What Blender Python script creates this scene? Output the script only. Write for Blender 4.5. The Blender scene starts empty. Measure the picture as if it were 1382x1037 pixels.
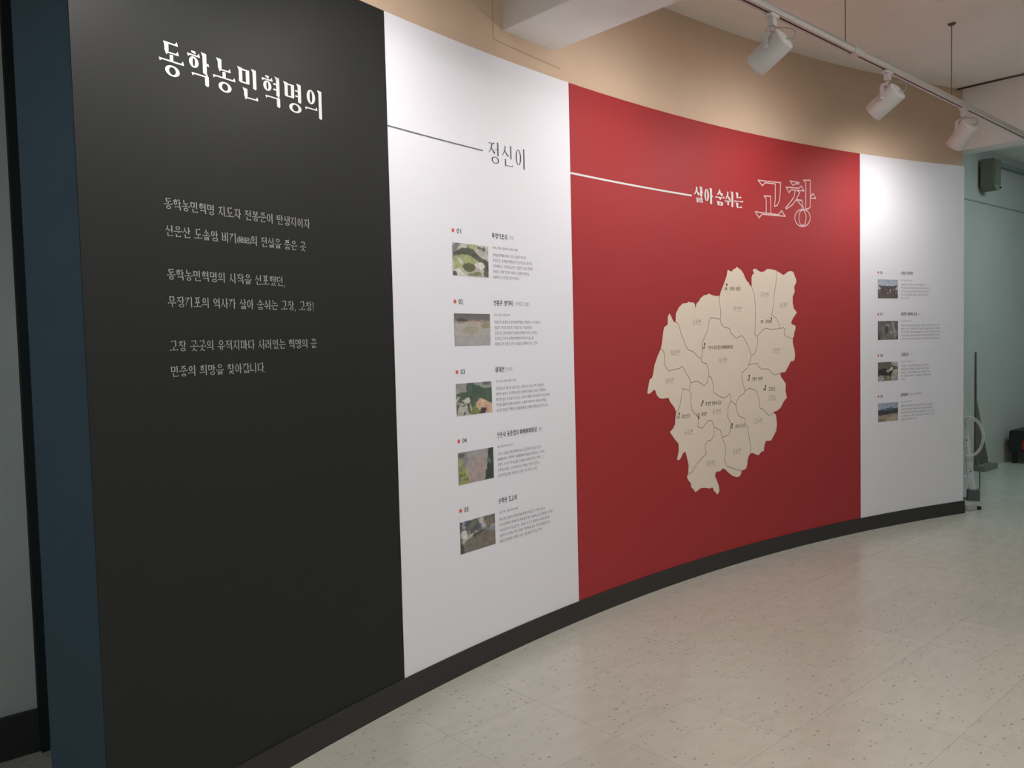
import bpy, bmesh, math, random
from math import pi, sin, cos, radians
from mathutils import Vector, Matrix, geometry
random.seed(7)
SC = bpy.context.scene
COL = SC.collection

# light powers (W) and aim of the track spots
P_WIN, P_ROOM, P_LEFT, P_NEXT = 8, 92, 4.0, 30
L_ROOM = (2.5, .25, 3.12)
PW = [7, 18, 21, 28, 27, 28]
AH, SPR = 2.05, 150
# ------------------------------------------------------------ camera
PITCH, ROLL, EYE = 0.04992, -0.02406, 1.40
def setup_camera():
    cd = bpy.data.cameras.new('camera'); cam = bpy.data.objects.new('camera', cd); COL.objects.link(cam)
    fw = Vector((0, cos(PITCH), -sin(PITCH))); ri = Vector((1, 0, 0)); up = ri.cross(fw)
    R2 = ri*cos(ROLL) + up*sin(ROLL); U2 = up*cos(ROLL) - ri*sin(ROLL)
    m = Matrix((R2, U2, -fw)).transposed().to_4x4(); m.translation = (0, 0, EYE)
    cam.matrix_world = m
    cd.sensor_width = 36.0; cd.lens = 1100/1382*36; cd.clip_start = 0.05; cd.clip_end = 60
    SC.camera = cam
setup_camera()

# ------------------------------------------------------------ world, exposure, area lights
w = bpy.data.worlds.new('world'); SC.world = w; w.use_nodes = True
w.node_tree.nodes['Background'].inputs[0].default_value = (0.5, 0.6, 0.7, 1)
w.node_tree.nodes['Background'].inputs[1].default_value = 0.02
SC.view_settings.view_transform = 'Standard'; SC.view_settings.look = 'None'
SC.view_settings.exposure = 0.0; SC.view_settings.gamma = 1.0; SC.view_settings.use_curve_mapping = False
U = Vector((cos(radians(42)), sin(radians(42)), 0)); V = Vector((sin(radians(42)), -cos(radians(42)), 0))
def uv(u, v, z=0): return U*u + V*v + Vector((0, 0, z))
def area(name, loc, look, sx, sy, power, color):
    l = bpy.data.lights.new(name, 'AREA'); l.shape = 'RECTANGLE'; l.size = sx; l.size_y = sy
    l.energy = power; l.color = color
    o = bpy.data.objects.new(name, l); COL.objects.link(o); o.location = loc
    o.rotation_euler = (Vector(look)-Vector(loc)).to_track_quat('-Z', 'Y').to_euler()
    return o
# daylight from the far window of the next room, then three added fill lights without fixtures
area('window_daylight', uv(12.2, 0.3, 1.7), uv(8.5, -2.6, 1.0), 1.6, 1.8, P_WIN, (0.55, 0.9, 1.0))
area('next_room_fill', uv(8.6, -1.2, 3.15), uv(8.6, -1.6, 0), 1.2, 0.8, P_NEXT, (0.60, 0.95, 1.0))  # added cool fill that brightens the next room's floor
area('room_fill', uv(*L_ROOM), uv(L_ROOM[0], L_ROOM[1]-.35, 0), 3.0, 1.2, P_ROOM, (1.0, 0.975, 0.95))  # added overhead fill for the room's ambient level
area('left_fill', (-.75, -1.3, 1.9), (-1.45, 2.3, 1.2), 0.9, 1.4, P_LEFT, (0.66, 0.92, 1.0)).data.spread = radians(70)  # added cool fill for the blue return and left wall

# ------------------------------------------------------------ helpers
MATS = {}
def mat(name, color, rough=0.6, spec=0.5, bump=0.0, bscale=200.0, mottle=0.0, mscale=6.0, metal=0.0, coat=0.0):
    if name in MATS: return MATS[name]
    m = bpy.data.materials.new(name); m.use_nodes = True; nt = m.node_tree; b = nt.nodes['Principled BSDF']
    b.inputs['Base Color'].default_value = (*color, 1); b.inputs['Roughness'].default_value = rough
    b.inputs['Specular IOR Level'].default_value = spec; b.inputs['Metallic'].default_value = metal
    geo = nt.nodes.new('ShaderNodeNewGeometry')
    if mottle > 0:
        n = nt.nodes.new('ShaderNodeTexNoise'); n.inputs['Scale'].default_value = mscale; n.inputs['Detail'].default_value = 5
        nt.links.new(geo.outputs['Position'], n.inputs['Vector'])
        r = nt.nodes.new('ShaderNodeValToRGB'); r.color_ramp.elements[0].position = 0.3; r.color_ramp.elements[1].position = 0.7
        r.color_ramp.elements[0].color = (*[c*(1-mottle) for c in color], 1)
        r.color_ramp.elements[1].color = (*[min(1, c*(1+mottle)) for c in color], 1)
        nt.links.new(n.outputs['Fac'], r.inputs['Fac']); nt.links.new(r.outputs['Color'], b.inputs['Base Color'])
    if bump > 0:
        n2 = nt.nodes.new('ShaderNodeTexNoise'); n2.inputs['Scale'].default_value = bscale; n2.inputs['Detail'].default_value = 3
        nt.links.new(geo.outputs['Position'], n2.inputs['Vector'])
        bp = nt.nodes.new('ShaderNodeBump'); bp.inputs['Strength'].default_value = bump; bp.inputs['Distance'].default_value = 0.002
        nt.links.new(n2.outputs['Fac'], bp.inputs['Height']); nt.links.new(bp.outputs['Normal'], b.inputs['Normal'])
    MATS[name] = m
    return m
def photo_mat():
    if 'photo' in MATS: return MATS['photo']
    m = bpy.data.materials.new('photo_ink'); m.use_nodes = True; nt = m.node_tree; b = nt.nodes['Principled BSDF']
    a = nt.nodes.new('ShaderNodeVertexColor'); a.layer_name = 'Ink'
    nt.links.new(a.outputs['Color'], b.inputs['Base Color']); b.inputs['Roughness'].default_value = 0.55
    b.inputs['Specular IOR Level'].default_value = 0.3
    MATS['photo'] = m; return m

def link(name, me, m=None, parent=None, smooth=False):
    o = bpy.data.objects.new(name, me); COL.objects.link(o)
    if m: me.materials.append(m)
    if parent is not None: o.parent = parent
    if smooth:
        for p in me.polygons: p.use_smooth = True
    return o
def mesh_of(name, bm, m=None, parent=None, smooth=False):
    me = bpy.data.meshes.new(name); bm.to_mesh(me); bm.free()
    return link(name, me, m, parent, smooth)
def pydata(name, v, f, m=None, parent=None, smooth=False):
    me = bpy.data.meshes.new(name); me.from_pydata([tuple(x) for x in v], [], f); me.update()
    return link(name, me, m, parent, smooth)
def tag(o, label=None, cat=None, group=None, kind=None):
    if label: o['label'] = label
    if cat: o['category'] = cat
    if group: o['group'] = group
    if kind: o['kind'] = kind
    return o
def empty(name, loc, label=None, cat=None, group=None, rot=None):
    o = bpy.data.objects.new(name, None); COL.objects.link(o); o.location = loc; o.empty_display_size = 0.1
    if rot: o.rotation_euler = rot
    return tag(o, label, cat, group)
def bm_box(bm, c, ax, ay, az):
    """box centred c, half-vectors ax, ay, az"""
    c, ax, ay, az = map(Vector, (c, ax, ay, az)); vs = []
    for i in (-1, 1):
        for j in (-1, 1):
            for k in (-1, 1): vs.append(bm.verts.new(c+ax*i+ay*j+az*k))
    for f in ((0,1,3,2),(4,6,7,5),(0,4,5,1),(2,3,7,6),(0,2,6,4),(1,5,7,3)): bm.faces.new([vs[i] for i in f])
    bmesh.ops.recalc_face_normals(bm, faces=bm.faces)
    return vs
def box(name, c, ax, ay, az, m, parent=None, bevel=0.0):
    bm = bmesh.new(); bm_box(bm, c, ax, ay, az)
    if bevel > 0: bmesh.ops.bevel(bm, geom=list(bm.edges), offset=bevel, segments=2, affect='EDGES', profile=0.5)
    return mesh_of(name, bm, m, parent)
def bm_tube(bm, pts, r, n=8, cap=True):
    pts = [Vector(p) for p in pts]; rings = []; N = len(pts); prev = None
    for i, p in enumerate(pts):
        t = (pts[min(i+1, N-1)]-pts[max(i-1, 0)]).normalized()
        a = prev if prev is not None else (Vector((0, 0, 1)) if abs(t.z) < .9 else Vector((1, 0, 0)))
        x = (a-t*a.dot(t)).normalized(); y = t.cross(x); prev = x
        rr = r[i] if isinstance(r, (list, tuple)) else r
        rings.append([bm.verts.new(p+x*rr*cos(2*pi*k/n)+y*rr*sin(2*pi*k/n)) for k in range(n)])
    for a, b in zip(rings, rings[1:]):
        for k in range(n): bm.faces.new((a[k], a[(k+1) % n], b[(k+1) % n], b[k]))
    if cap: bm.faces.new(rings[0][::-1]); bm.faces.new(rings[-1])
    bmesh.ops.recalc_face_normals(bm, faces=bm.faces)
def tube(name, pts, r, m, parent=None, n=8, cap=True):
    bm = bmesh.new(); bm_tube(bm, pts, r, n, cap); return mesh_of(name, bm, m, parent, True)
def bm_poly_prism(bm, pts, axis, th):
    """planar polygon pts (3D) extruded along axis*th"""
    a = [bm.verts.new(Vector(p)) for p in pts]; b = [bm.verts.new(Vector(p)+Vector(axis)*th) for p in pts]
    bm.faces.new(a); bm.faces.new(b[::-1]); n = len(a)
    for i in range(n): bm.faces.new((a[i], b[i], b[(i+1) % n], a[(i+1) % n]))
    bmesh.ops.recalc_face_normals(bm, faces=bm.faces)

# ------------------------------------------------------------ the curved wall: arc length s, height h
CX, CY, R = 7.4303, -2.7266, 9.8203
HT, HB = 2.6606, 0.0993
SEAM = (5.073, 6.279, 7.457, 10.209, 11.351)
def P(s, h, off=0.0):
    th = pi - s/R; r = R-off
    return Vector((CX+r*cos(th), CY+r*sin(th), h))
def rad(s):
    th = pi - s/R; return Vector((cos(th), sin(th), 0))
def bm_bend(bm, off):
    xs = [v.co.x for v in bm.verts]
    if not xs: return
    a = math.floor(min(xs)/0.06)*0.06+0.06
    while a < max(xs):
        if min(abs(a-min(xs)), abs(a-max(xs))) > 1e-4:
            bmesh.ops.bisect_plane(bm, geom=bm.verts[:]+bm.edges[:]+bm.faces[:], plane_co=(a, 0, 0), plane_no=(1, 0, 0))
        a += 0.06
    for v in bm.verts: v.co = P(v.co.x, v.co.y, off+v.co.z)
def flat(name, polys, off, m, parent, bend=True):
    """list of (s,h) polygons laid on the curved wall as flat print"""
    bm = bmesh.new()
    for pl in polys:
        ar = sum(pl[i][0]*pl[(i+1) % len(pl)][1]-pl[(i+1) % len(pl)][0]*pl[i][1] for i in range(len(pl)))
        if ar < 0: pl = pl[::-1]
        if len(pl) > 8:
            r = geometry.delaunay_2d_cdt([Vector(p) for p in pl], [], [list(range(len(pl)))], 1, 1e-6)
            vs = [bm.verts.new((p.x, p.y, 0)) for p in r[0]]
            for f in r[2]: bm.faces.new([vs[i] for i in f])
        else:
            vs = [bm.verts.new((p[0], p[1], 0)) for p in pl]
            try: bm.faces.new(vs)
            except ValueError: pass
    if bend: bm_bend(bm, off)
    return mesh_of(name, bm, m, parent)
def ribbon(pts, w):
    """polyline -> quads"""
    out = []
    for (a, b), (c, d) in zip(pts, pts[1:]):
        L = math.hypot(c-a, d-b)
        if L < 1e-6: continue
        nx, ny = -(d-b)/L*w/2, (c-a)/L*w/2; ex, ey = (c-a)/L*w*.35, (d-b)/L*w*.35
        out.append([(a-ex-nx, b-ey-ny), (c+ex-nx, d+ey-ny), (c+ex+nx, d+ey+ny), (a-ex+nx, b-ey+ny)])
    return out
def arc_slab(name, s0, s1, h0, h1, o0, o1, m, parent=None, step=0.06):
    """curved slab between offsets o0 (back) and o1 (front)"""
    n = max(1, int(math.ceil((s1-s0)/step))); v = []; f = []
    for i in range(n+1):
        s = s0+(s1-s0)*i/n
        for o in (o0, o1):
            for h in (h0, h1): v.append(P(s, h, o))
    for i in range(n):
        a = 4*i; b = a+4
        f += [(a+2, b+2, b+3, a+3), (a, a+1, b+1, b), (a+1, a+3, b+3, b+1), (a, b, b+2, a+2)]
    f += [(0, 2, 3, 1), (4*n, 4*n+1, 4*n+3, 4*n+2)]
    return pydata(name, v, f, m, parent)

# ------------------------------------------------------------ lettering in a brush-serif Hangul built stroke by stroke
PLAIN = [False]
def q_h(x0, x1, y, t, k=1.0):
    """thin bar with the wedge ends of a serif face"""
    if PLAIN[0]: return [[(x0, y-t/2), (x1, y-t/2), (x1, y+t/2), (x0, y+t/2)]]
    h = t*1.5*k+.03
    return [[(x0, y-t/2), (x1, y-t/2), (x1, y+t/2), (x0, y+t/2)],
            [(x1-h*1.2, y+t/2), (x1+.01, y-t/2), (x1-h*.35, y+t/2+h*.9)],
            [(x0-.01, y+t/2), (x0+h*.35, y-t/2-h*.6), (x0+h*1.1, y-t/2)]]
def q_v(x, y0, y1, w, flag=True):
    if PLAIN[0]: return [[(x-w/2, y0), (x+w/2, y0), (x+w/2, y1), (x-w/2, y1)]]
    r = [[(x-w/2, y0+w*.2), (x+w*.25, y0), (x+w/2, y0+w*.3), (x+w/2, y1), (x-w/2, y1-w*.1)]]
    if flag: r.append([(x-w/2, y1-w*.55), (x+w/2, y1), (x-w*.9, y1+w*.12)])
    return r
def q_d(xa, ya, xb, yb, wa, wb, bow=0.0):
    """tapered stroke from a to b"""
    n = 5; L = math.hypot(xb-xa, yb-ya) or 1; nx, ny = -(yb-ya)/L, (xb-xa)/L; pl = []; pr = []
    for i in range(n+1):
        t = i/n; c = bow*4*t*(1-t)*L; ww = (wa+(wb-wa)*t)/2
        x = xa+(xb-xa)*t+nx*c; y = ya+(yb-ya)*t+ny*c
        pl.append((x+nx*ww, y+ny*ww)); pr.append((x-nx*ww, y-ny*ww))
    return [[pl[i], pl[i+1], pr[i+1], pr[i]] for i in range(n)]
def q_o(x0, y0, x1, y1, w, t):
    cx, cy, rx, ry = (x0+x1)/2, (y0+y1)/2, (x1-x0)/2, (y1-y0)/2; n = 20; out = []
    for i in range(n):
        a, b = 2*pi*i/n, 2*pi*(i+1)/n
        out.append([(cx+rx*cos(a), cy+ry*sin(a)), (cx+rx*cos(b), cy+ry*sin(b)),
                    (cx+max(.01, rx-w)*cos(b), cy+max(.01, ry-t)*sin(b)), (cx+max(.01, rx-w)*cos(a), cy+max(.01, ry-t)*sin(a))])
    return out
def cons(c, x0, y0, x1, y1, W, T, tall=False):
    """consonant c in a box; W thick stem, T thin bar"""
    w = x1-x0; h = y1-y0; W = min(W, w*.34); T = min(T, h*.2)
    if c == 'g':
        if tall: return q_h(x0, x1-W*.4, y1-T, T)+q_d(x1-W*.6, y1-T, x0+w*.12, y0, W, W*.3, -.12)
        return q_h(x0, x1-W*.5, y1-T, T)+q_v(x1-W*.5, y0, y1-T*.5, W, False)
    if c == 'gg': return cons('g', x0, y0, x0+w*.46, y1, W*.8, T, tall)+cons('g', x0+w*.5, y0, x1, y1, W*.8, T, tall)
    if c == 'k': return cons('g', x0, y0, x1, y1, W, T, tall)+q_h(x0+w*.05, x1-W*.8, y0+h*.5, T*.8)
    if c == 'n': return q_v(x0+W*.7, y0+T, y1, W)+q_h(x0+W*.4, x1, y0+T, T)
    if c == 'd': return q_v(x0+W*.7, y0+T, y1-T, W, False)+q_h(x0, x1-w*.04, y1-T, T)+q_h(x0+W*.4, x1, y0+T, T)
    if c == 't': return cons('d', x0, y0, x1, y1, W, T)+q_h(x0+W*.5, x1-w*.08, y0+h*.52, T*.8)
    if c == 'r':
        return (q_h(x0, x1-W*.5, y1-T, T)+q_v(x1-W*.6, y0+h*.52, y1-T*.5, W*.9, False)+q_h(x0+W*.2, x1-W*.5, y0+h*.52, T*.9)
                + q_v(x0+W*.6, y0+T, y0+h*.52, W*.9, False)+q_h(x0+W*.3, x1, y0+T, T))
    if c == 'm':
        return (q_v(x0+W*.6, y0, y1, W)+q_v(x1-W*.6, y0, y1-T*.4, W, False)+[[(x0+W*.5, y1-T*1.6), (x1-W*.5, y1-T*1.6), (x1-W*.5, y1-T*.4), (x0+W*.5, y1-T*.4)],
                [(x0+W*.5, y0+T*.2), (x1-W*.5, y0+T*.2), (x1-W*.5, y0+T*1.3), (x0+W*.5, y0+T*1.3)]])
    if c == 'b':
        return (q_v(x0+W*.6, y0, y1, W)+q_v(x1-W*.6, y0, y1, W)+[[(x0+W*.5, y), (x1-W*.5, y), (x1-W*.5, y+T), (x0+W*.5, y+T)] for y in (y0+T*.2, y0+h*.5)])
    if c == 's':
        return q_d(x0+w*.52, y1, x0, y0, W, W*.3, .10)+q_d(x0+w*.44, y0+h*.58, x1, y0+h*.02, W*.45, W*1.0, -.06)
    if c == 'dd': return cons('d', x0, y0, x0+w*.46, y1, W*.8, T)+cons('d', x0+w*.52, y0, x1, y1, W*.8, T)
    if c == 'bb': return cons('b', x0, y0, x0+w*.46, y1, W*.8, T)+cons('b', x0+w*.54, y0, x1, y1, W*.8, T)
    if c == 'jj': return cons('j', x0, y0, x0+w*.52, y1, W*.8, T)+cons('j', x0+w*.46, y0, x1, y1, W*.8, T)
    if c in ('gs', 'nj', 'nh', 'rg', 'rm', 'rb', 'rs', 'rt', 'rp', 'rh', 'bs'):
        return cons(c[0], x0, y0, x0+w*.46, y1, W*.8, T)+cons(c[1], x0+w*.54, y0, x1, y1, W*.8, T)
    if c == 'ss': return cons('s', x0, y0, x0+w*.52, y1, W*.8, T)+cons('s', x0+w*.46, y0, x1, y1, W*.8, T)
    if c == 'j':
        return q_h(x0+w*.04, x1-w*.06, y1-T, T)+q_d(x0+w*.56, y1-T, x0, y0, W, W*.3, .10)+q_d(x0+w*.46, y0+h*.5, x1, y0+h*.02, W*.45, W*1.0, -.06)
    if c == 'ch':
        return q_d(x0+w*.34, y1, x0+w*.66, y1-h*.05, T*1.2, T*2.0)+cons('j', x0, y0, x1, y1-h*.15, W, T)
    if c == 'o': return q_o(x0+w*.04, y0, x1-w*.04, y1, W*.95, T*1.1)
    if c == 'p':
        return (q_h(x0, x1, y1-T, T)+q_h(x0, x1, y0+T, T)+q_v(x0+w*.32, y0+T, y1-T, W*.9, False)+q_v(x1-w*.32, y0+T, y1-T, W*.9, False))
    if c == 'h':
        return q_d(x0+w*.34, y1, x0+w*.66, y1-h*.05, T*1.2, T*2.0)+q_h(x0, x1, y1-h*.22, T)+q_o(x0+w*.12, y0, x1-w*.12, y1-h*.3, W*.9, T)
    return []
INI = ['g','gg','n','d','dd','r','m','b','bb','s','ss','o','j','jj','ch','k','t','p','h']
FIN = ['', 'g','gg','gs','n','nj','nh','d','r','rg','rm','rb','rs','rt','rp','rh','m','b','bs','s','ss','o','j','ch','k','t','p','h']
# vowels: (vertical stems, side ticks) / horizontal
def glyph(ch, W, T):
    o = ord(ch)
    if not (0xAC00 <= o <= 0xD7A3): return None
    o -= 0xAC00; i, v, f = o//588, (o % 588)//28, o % 28
    I, F = INI[i], FIN[f]; out = []
    vert = {0: 'a', 1: 'ae', 2: 'ya', 4: 'eo', 5: 'e', 6: 'yeo', 7: 'ye', 20: 'i'}
    hor = {8: 'o', 12: 'yo', 13: 'u', 17: 'yu', 18: 'eu'}
    mixed = {9: ('o', 'a'), 11: ('o', 'i'), 14: ('u', 'eo'), 16: ('u', 'i'), 19: ('eu', 'i')}
    yb = .36 if F else .0            # bottom of the stem zone
    def stems(kind, x, lo, hi, ymid):
        r = []
        if kind == 'i': r += q_v(x, lo, hi, W)
        elif kind in ('a', 'ya'):
            r += q_v(x-.03, lo, hi, W)
            for yy in ((ymid,) if kind == 'a' else (ymid+.09, ymid-.09)):
                r.append([(x-.03, yy-T/2), (x+.17, yy-T/2), (x+.12, yy+T*1.9), (x-.03+W*.5, yy+T*.5)])
        elif kind in ('eo', 'yeo'):
            r += q_v(x+.03, lo, hi, W)
            for yy in ((ymid,) if kind == 'eo' else (ymid+.10, ymid-.08)): r.append([(x-.20, yy-T/2), (x+.03, yy-T/2), (x+.03, yy+T/2), (x-.18, yy+T*.8)])
        elif kind == 'ae':
            r += q_v(x-.11, lo+.03, hi-.02, W*.8)+q_v(x+.10, lo, hi, W*.85); r.append([(x-.11, ymid-T/2), (x+.10, ymid-T/2), (x+.10, ymid+T/2), (x-.11, ymid+T/2)])
        elif kind in ('e', 'ye'):
            r += q_v(x-.08, lo+.03, hi-.02, W*.8)+q_v(x+.11, lo, hi, W*.85); r.append([(x-.25, ymid-T/2), (x-.08, ymid-T/2), (x-.08, ymid+T/2), (x-.25, ymid+T/2)])
        return r
    if v in vert:
        k = vert[v]; wide = k in ('ae', 'e')
        x1 = .50 if wide else .57
        out += stems(k, .80, yb if F else .0, 1.0, .66 if F else .5)
        out += cons(I, .04, .47 if F else .17, x1, .95 if F else .93, W, T, True)
    elif v in hor:
        k = hor[v]
        if F: cy0, hy = .64, .44
        else: cy0, hy = .42, .12
        if k in ('u', 'yu'): cy0, hy = (.68, .52) if F else (.50, .38)
        out += cons(I, .20, cy0, .80, 1.0, W, T)
        out += q_h(.0, 1.0, hy, T)
        if k == 'o': out += q_v(.5, hy, cy0, W*.85, False)
        elif k == 'yo': out += q_v(.36, hy, cy0, W*.8, False)+q_v(.64, hy, cy0, W*.8, False)
        elif k == 'u': out += q_v(.52, hy-(.16 if F else .38), hy, W*.9, False)
        elif k == 'yu': out += q_v(.38, hy-(.16 if F else .34), hy, W*.8, False)+q_v(.66, hy-(.16 if F else .36), hy, W*.8, False)
    elif v in mixed:
        a, b = mixed[v]; lo = yb
        out += stems(b, .83, lo, 1.0, .6)
        cy0 = .56 if F else .46
        out += cons(I, .08, cy0, .58, .96, W, T)
        hy = cy0-.16 if a != 'u' else cy0-.10
        out += q_h(.0, .66, hy, T)
        if a == 'o': out += q_v(.33, hy, cy0, W*.8, False)
        if a == 'u': out += q_v(.36, hy-.28, hy, W*.85, False)
    if F:
        fb = .26 if v in hor and hor.get(v) in ('u', 'yu') else .32
        fx0, fx1 = (.20, .84) if v in hor else (.24, .94)
        if F == 'g': out += q_h(fx0-.04, fx1-.04, fb-.02, T)+q_v(fx1-W*.6, .0, fb, W, False)
        else: out += cons(F, fx0, .0, fx1, fb, W, T)
    return out
def serif(text, s0, s1, h0, h1, W, T, space=.42, gap=.06, shear=0):
    adv = [space if c == ' ' else (.35 if c in ',.!' else (1.5 if c == '#' else 1+gap)) for c in text]
    k = (s1-s0)/(sum(adv)-gap); H = h1-h0; x = 0; out = []
    for c, a in zip(text, adv):
        g = glyph(c, W, T) or []
        if c == ',': g = q_d(.14, .08, .04, -.12, .12, .03)
        if c in '(\u3008': g = q_d(.75, 1.0, .5, .45, .07, .08)+q_d(.5, .45, .75, -.08, .08, .07)
        if c in ')\u3009': g = q_d(.2, 1.0, .45, .45, .07, .08)+q_d(.45, .45, .2, -.08, .08, .07)
        if c == '.': g = [[(.04, .0), (.14, .0), (.14, .09), (.04, .09)]]
        if c == '!': g = [[(.1, .0), (.2, .0), (.2, .09), (.1, .09)], [(.12, .18), (.17, .18), (.21, .95), (.08, .95)]]
        for pl in g: out.append([(s0+(x+px)*k, h0+py*H) for px, py in pl])
        x += a
    return out

def gothic(name, rows, off, m, parent, W, T):
    """small plain-stroke Hangul print; rows: (text, s0, s1, h0, h1)"""
    PLAIN[0] = True; pl = []
    for t, s0, s1, h0, h1 in rows: pl += serif(t, s0, s1, h0, h1, W, T, space=.40, gap=.10)
    PLAIN[0] = False
    v = [P(x, y, off) for q in pl for x, y in q]; f = []; k = 0
    for q in pl:
        n = len(q); ar = sum(q[i][0]*q[(i+1) % n][1]-q[(i+1) % n][0]*q[i][1] for i in range(n))
        f.append(tuple(range(k, k+n)) if ar > 0 else tuple(range(k+n-1, k-1, -1))); k += n
    return pydata(name, v, f, m, parent)
JOBS = []
def sans(name, rows, off, m, parent, bold=0.0):
    """small sans print from Blender's built-in font; rows: (text, s0, s1, h0, h1), joined in one print, meshed at the end"""
    o = link(name, bpy.data.meshes.new(name), m, parent); JOBS.append((o, rows, off, bold)); return o
def finish_sans():
    src = {}
    for o, rows, off, bold in JOBS:
        for r in rows:
            if (r[0], bold) not in src:
                cu = bpy.data.curves.new('t', 'FONT'); cu.body = r[0]; cu.size = 1; cu.resolution_u = 2; cu.offset = bold; cu.fill_mode = 'FRONT'
                t = bpy.data.objects.new('t', cu); COL.objects.link(t); src[(r[0], bold)] = t
    dg = bpy.context.evaluated_depsgraph_get(); got = {}
    for k, t in src.items(): got[k] = bpy.data.meshes.new_from_object(t.evaluated_get(dg))
    for o, rows, off, bold in JOBS:
        bm = bmesh.new()
        for text, s0, s1, h0, h1 in rows:
            n0 = len(bm.verts); bm.from_mesh(got[(text, bold)]); bm.verts.ensure_lookup_table(); vs = bm.verts[n0:]
            xs = [v.co.x for v in vs]; ys = [v.co.y for v in vs]; a, b, c, d = min(xs), max(xs), min(ys), max(ys)
            for v in vs: v.co.x = s0+(v.co.x-a)/(b-a)*(s1-s0); v.co.y = h0+(v.co.y-c)/(d-c)*(h1-h0)
        for v in bm.verts: v.co = P(v.co.x, v.co.y, off)
        bm.to_mesh(o.data); bm.free()
    for t in src.values():
        cu = t.data; bpy.data.objects.remove(t); bpy.data.curves.remove(cu)
    for me in got.values(): bpy.data.meshes.remove(me)

ML={'o12':[326,1497,330,1546,360,1583,396,1604,438,1608,450,1615,466,1610,492,1612,507,1603,512,1577,523,1604,551,1623,560,1636,597,1655,628,1659,644,1666,665,1659,702,1652,733,1654,746,1649],
'o23':[746,1649,759,1680,794,1734,817,1774,828,1813,849,1806,868,1803,887,1819,906,1824,919,1834,936,1825,957,1818,983,1795,1001,1768,1020,1747,1036,1741,1043,1727,1065,1716],
'o34':[1065,1716,1065,1774,1073,1790,1090,1800,1077,1818,1093,1830,1112,1827,1138,1816,1164,1810,1197,1816,1223,1832,1256,1832,1296,1828,1322,1822],
'o45':[1322,1822,1355,1811,1391,1798,1415,1808,1435,1821,1469,1827,1493,1821,1506,1798,1524,1769,1519,1748,1501,1727,1507,1693,1484,1660,1484,1618,1495,1584,1527,1557,1492,1525,1468,1496,1471,1482,1512,1470,1511,1449,1498,1424,1495,1403,1481,1386],
'o56':[1481,1386,1483,1357,1497,1319,1506,1280,1500,1251,1489,1239,1459,1238,1435,1207,1401,1170,1360,1169,1351,1164],
'o67':[1351,1164,1353,1146,1380,1120,1406,1093,1403,1047,1416,1003,1385,981,1351,941,1311,923,1287,920,1277,913],
'o78':[1277,913,1300,899,1307,869,1310,835,1302,794,1275,763,1248,736,1215,737,1195,739,1181,713,1172,675,1148,674,1119,654,1088,663,1062,674,1036,674],
'o89':[1036,674,1019,660,1006,633,1002,605,989,582,963,577,944,575],
'o910':[944,575,941,559,930,545,898,540,859,552,821,574,790,597,767,610,745,606,732,596,701,600,684,590,682,571,700,541,718,508,721,476,705,458,686,471,684,479,667,483,667,495,655,508,630,505,580,516,543,519,518,511,490,501,469,525,451,534,449,558,422,584,413,602,423,618],
'o1011':[423,618,430,666,418,705,401,752,377,743,358,719,338,707,322,714,331,737,339,766,337,803,307,828,274,861,261,877,287,893,309,917,312,953,319,986],
'o1112':[319,986,305,1012,265,1048,251,1072,200,1070,166,1076,143,1096,132,1121,121,1125,86,1106,68,1104,61,1115,75,1156,85,1184,105,1190,115,1212,130,1261,154,1303,187,1349],
'o121':[187,1349,200,1384,213,1445,222,1470,249,1481,254,1492,255,1524,270,1546,285,1532,299,1510,310,1499,326,1497],
'a':[326,1497,343,1495,363,1466,374,1429,397,1399,415,1359,444,1336,486,1327,528,1296,559,1284],
'b':[746,1649,735,1625,751,1587,756,1556,749,1514],
'c':[559,1284,575,1314,573,1367,579,1389,605,1419,630,1457,640,1502,656,1523,699,1522,749,1514],
'd':[749,1514,759,1483,786,1467,837,1459,849,1432,906,1398,957,1413,983,1398,1021,1350,1052,1289],
'e':[1065,1716,1090,1670,1102,1574,1097,1485,1091,1421,1116,1404],
'f':[1116,1404,1121,1380,1111,1340,1085,1296,1052,1289],
'g':[1322,1822,1314,1756,1294,1674,1279,1591,1265,1542,1312,1521,1338,1488,1344,1453],
'h':[1116,1404,1179,1452,1212,1456,1258,1449,1344,1453],
'i':[1344,1453,1384,1459,1404,1446,1393,1413,1423,1400,1481,1386],
'j':[1052,1289,1045,1261,1028,1231],
'k':[1028,1231,1084,1235,1117,1238,1129,1214,1162,1199,1221,1198,1267,1167,1294,1158,1351,1164],
'l':[1028,1231,1012,1210,957,1184,957,1144,965,1119,988,1070],
'm':[988,1070,1036,1085,1101,1065,1120,1030,1132,980,1139,949,1171,943,1204,914,1230,898,1277,913],
'n':[988,1070,971,1051,938,1044,912,1022,892,989],
'o':[892,989,844,1018],
'p':[844,1018,845,1042,830,1063,804,1044,772,1039,728,1053,679,1077,671,1126,655,1169,628,1180],
'q':[559,1284,565,1265,595,1252,607,1256,629,1217,631,1194,628,1180],
'r':[628,1180,618,1144,586,1121,556,1139,519,1154,458,1146],
's':[187,1349,207,1341,221,1316,214,1262,257,1222,328,1232,352,1233,382,1245,411,1210,447,1172,458,1146],
't':[458,1146,445,1104],
'u':[445,1104,379,1118,370,1074,353,1013,319,986],
'v':[445,1104,463,1069,453,1032,467,986,491,965,527,940,520,884,563,872,619,914,657,909,677,870],
'w':[844,1018,815,977,811,922,837,889,836,833,812,808,755,801],
'x':[677,870,737,846,755,801],
'y':[677,870,676,824,642,789,621,797,588,771,597,716,547,691,503,665,459,625,423,618],
'z':[755,801,786,743,789,704,772,666,796,620,835,608,886,592,944,575],
'A':[892,989,904,947,923,918,981,898,985,869,1013,835,1025,769,1041,711,1036,674]}
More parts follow.
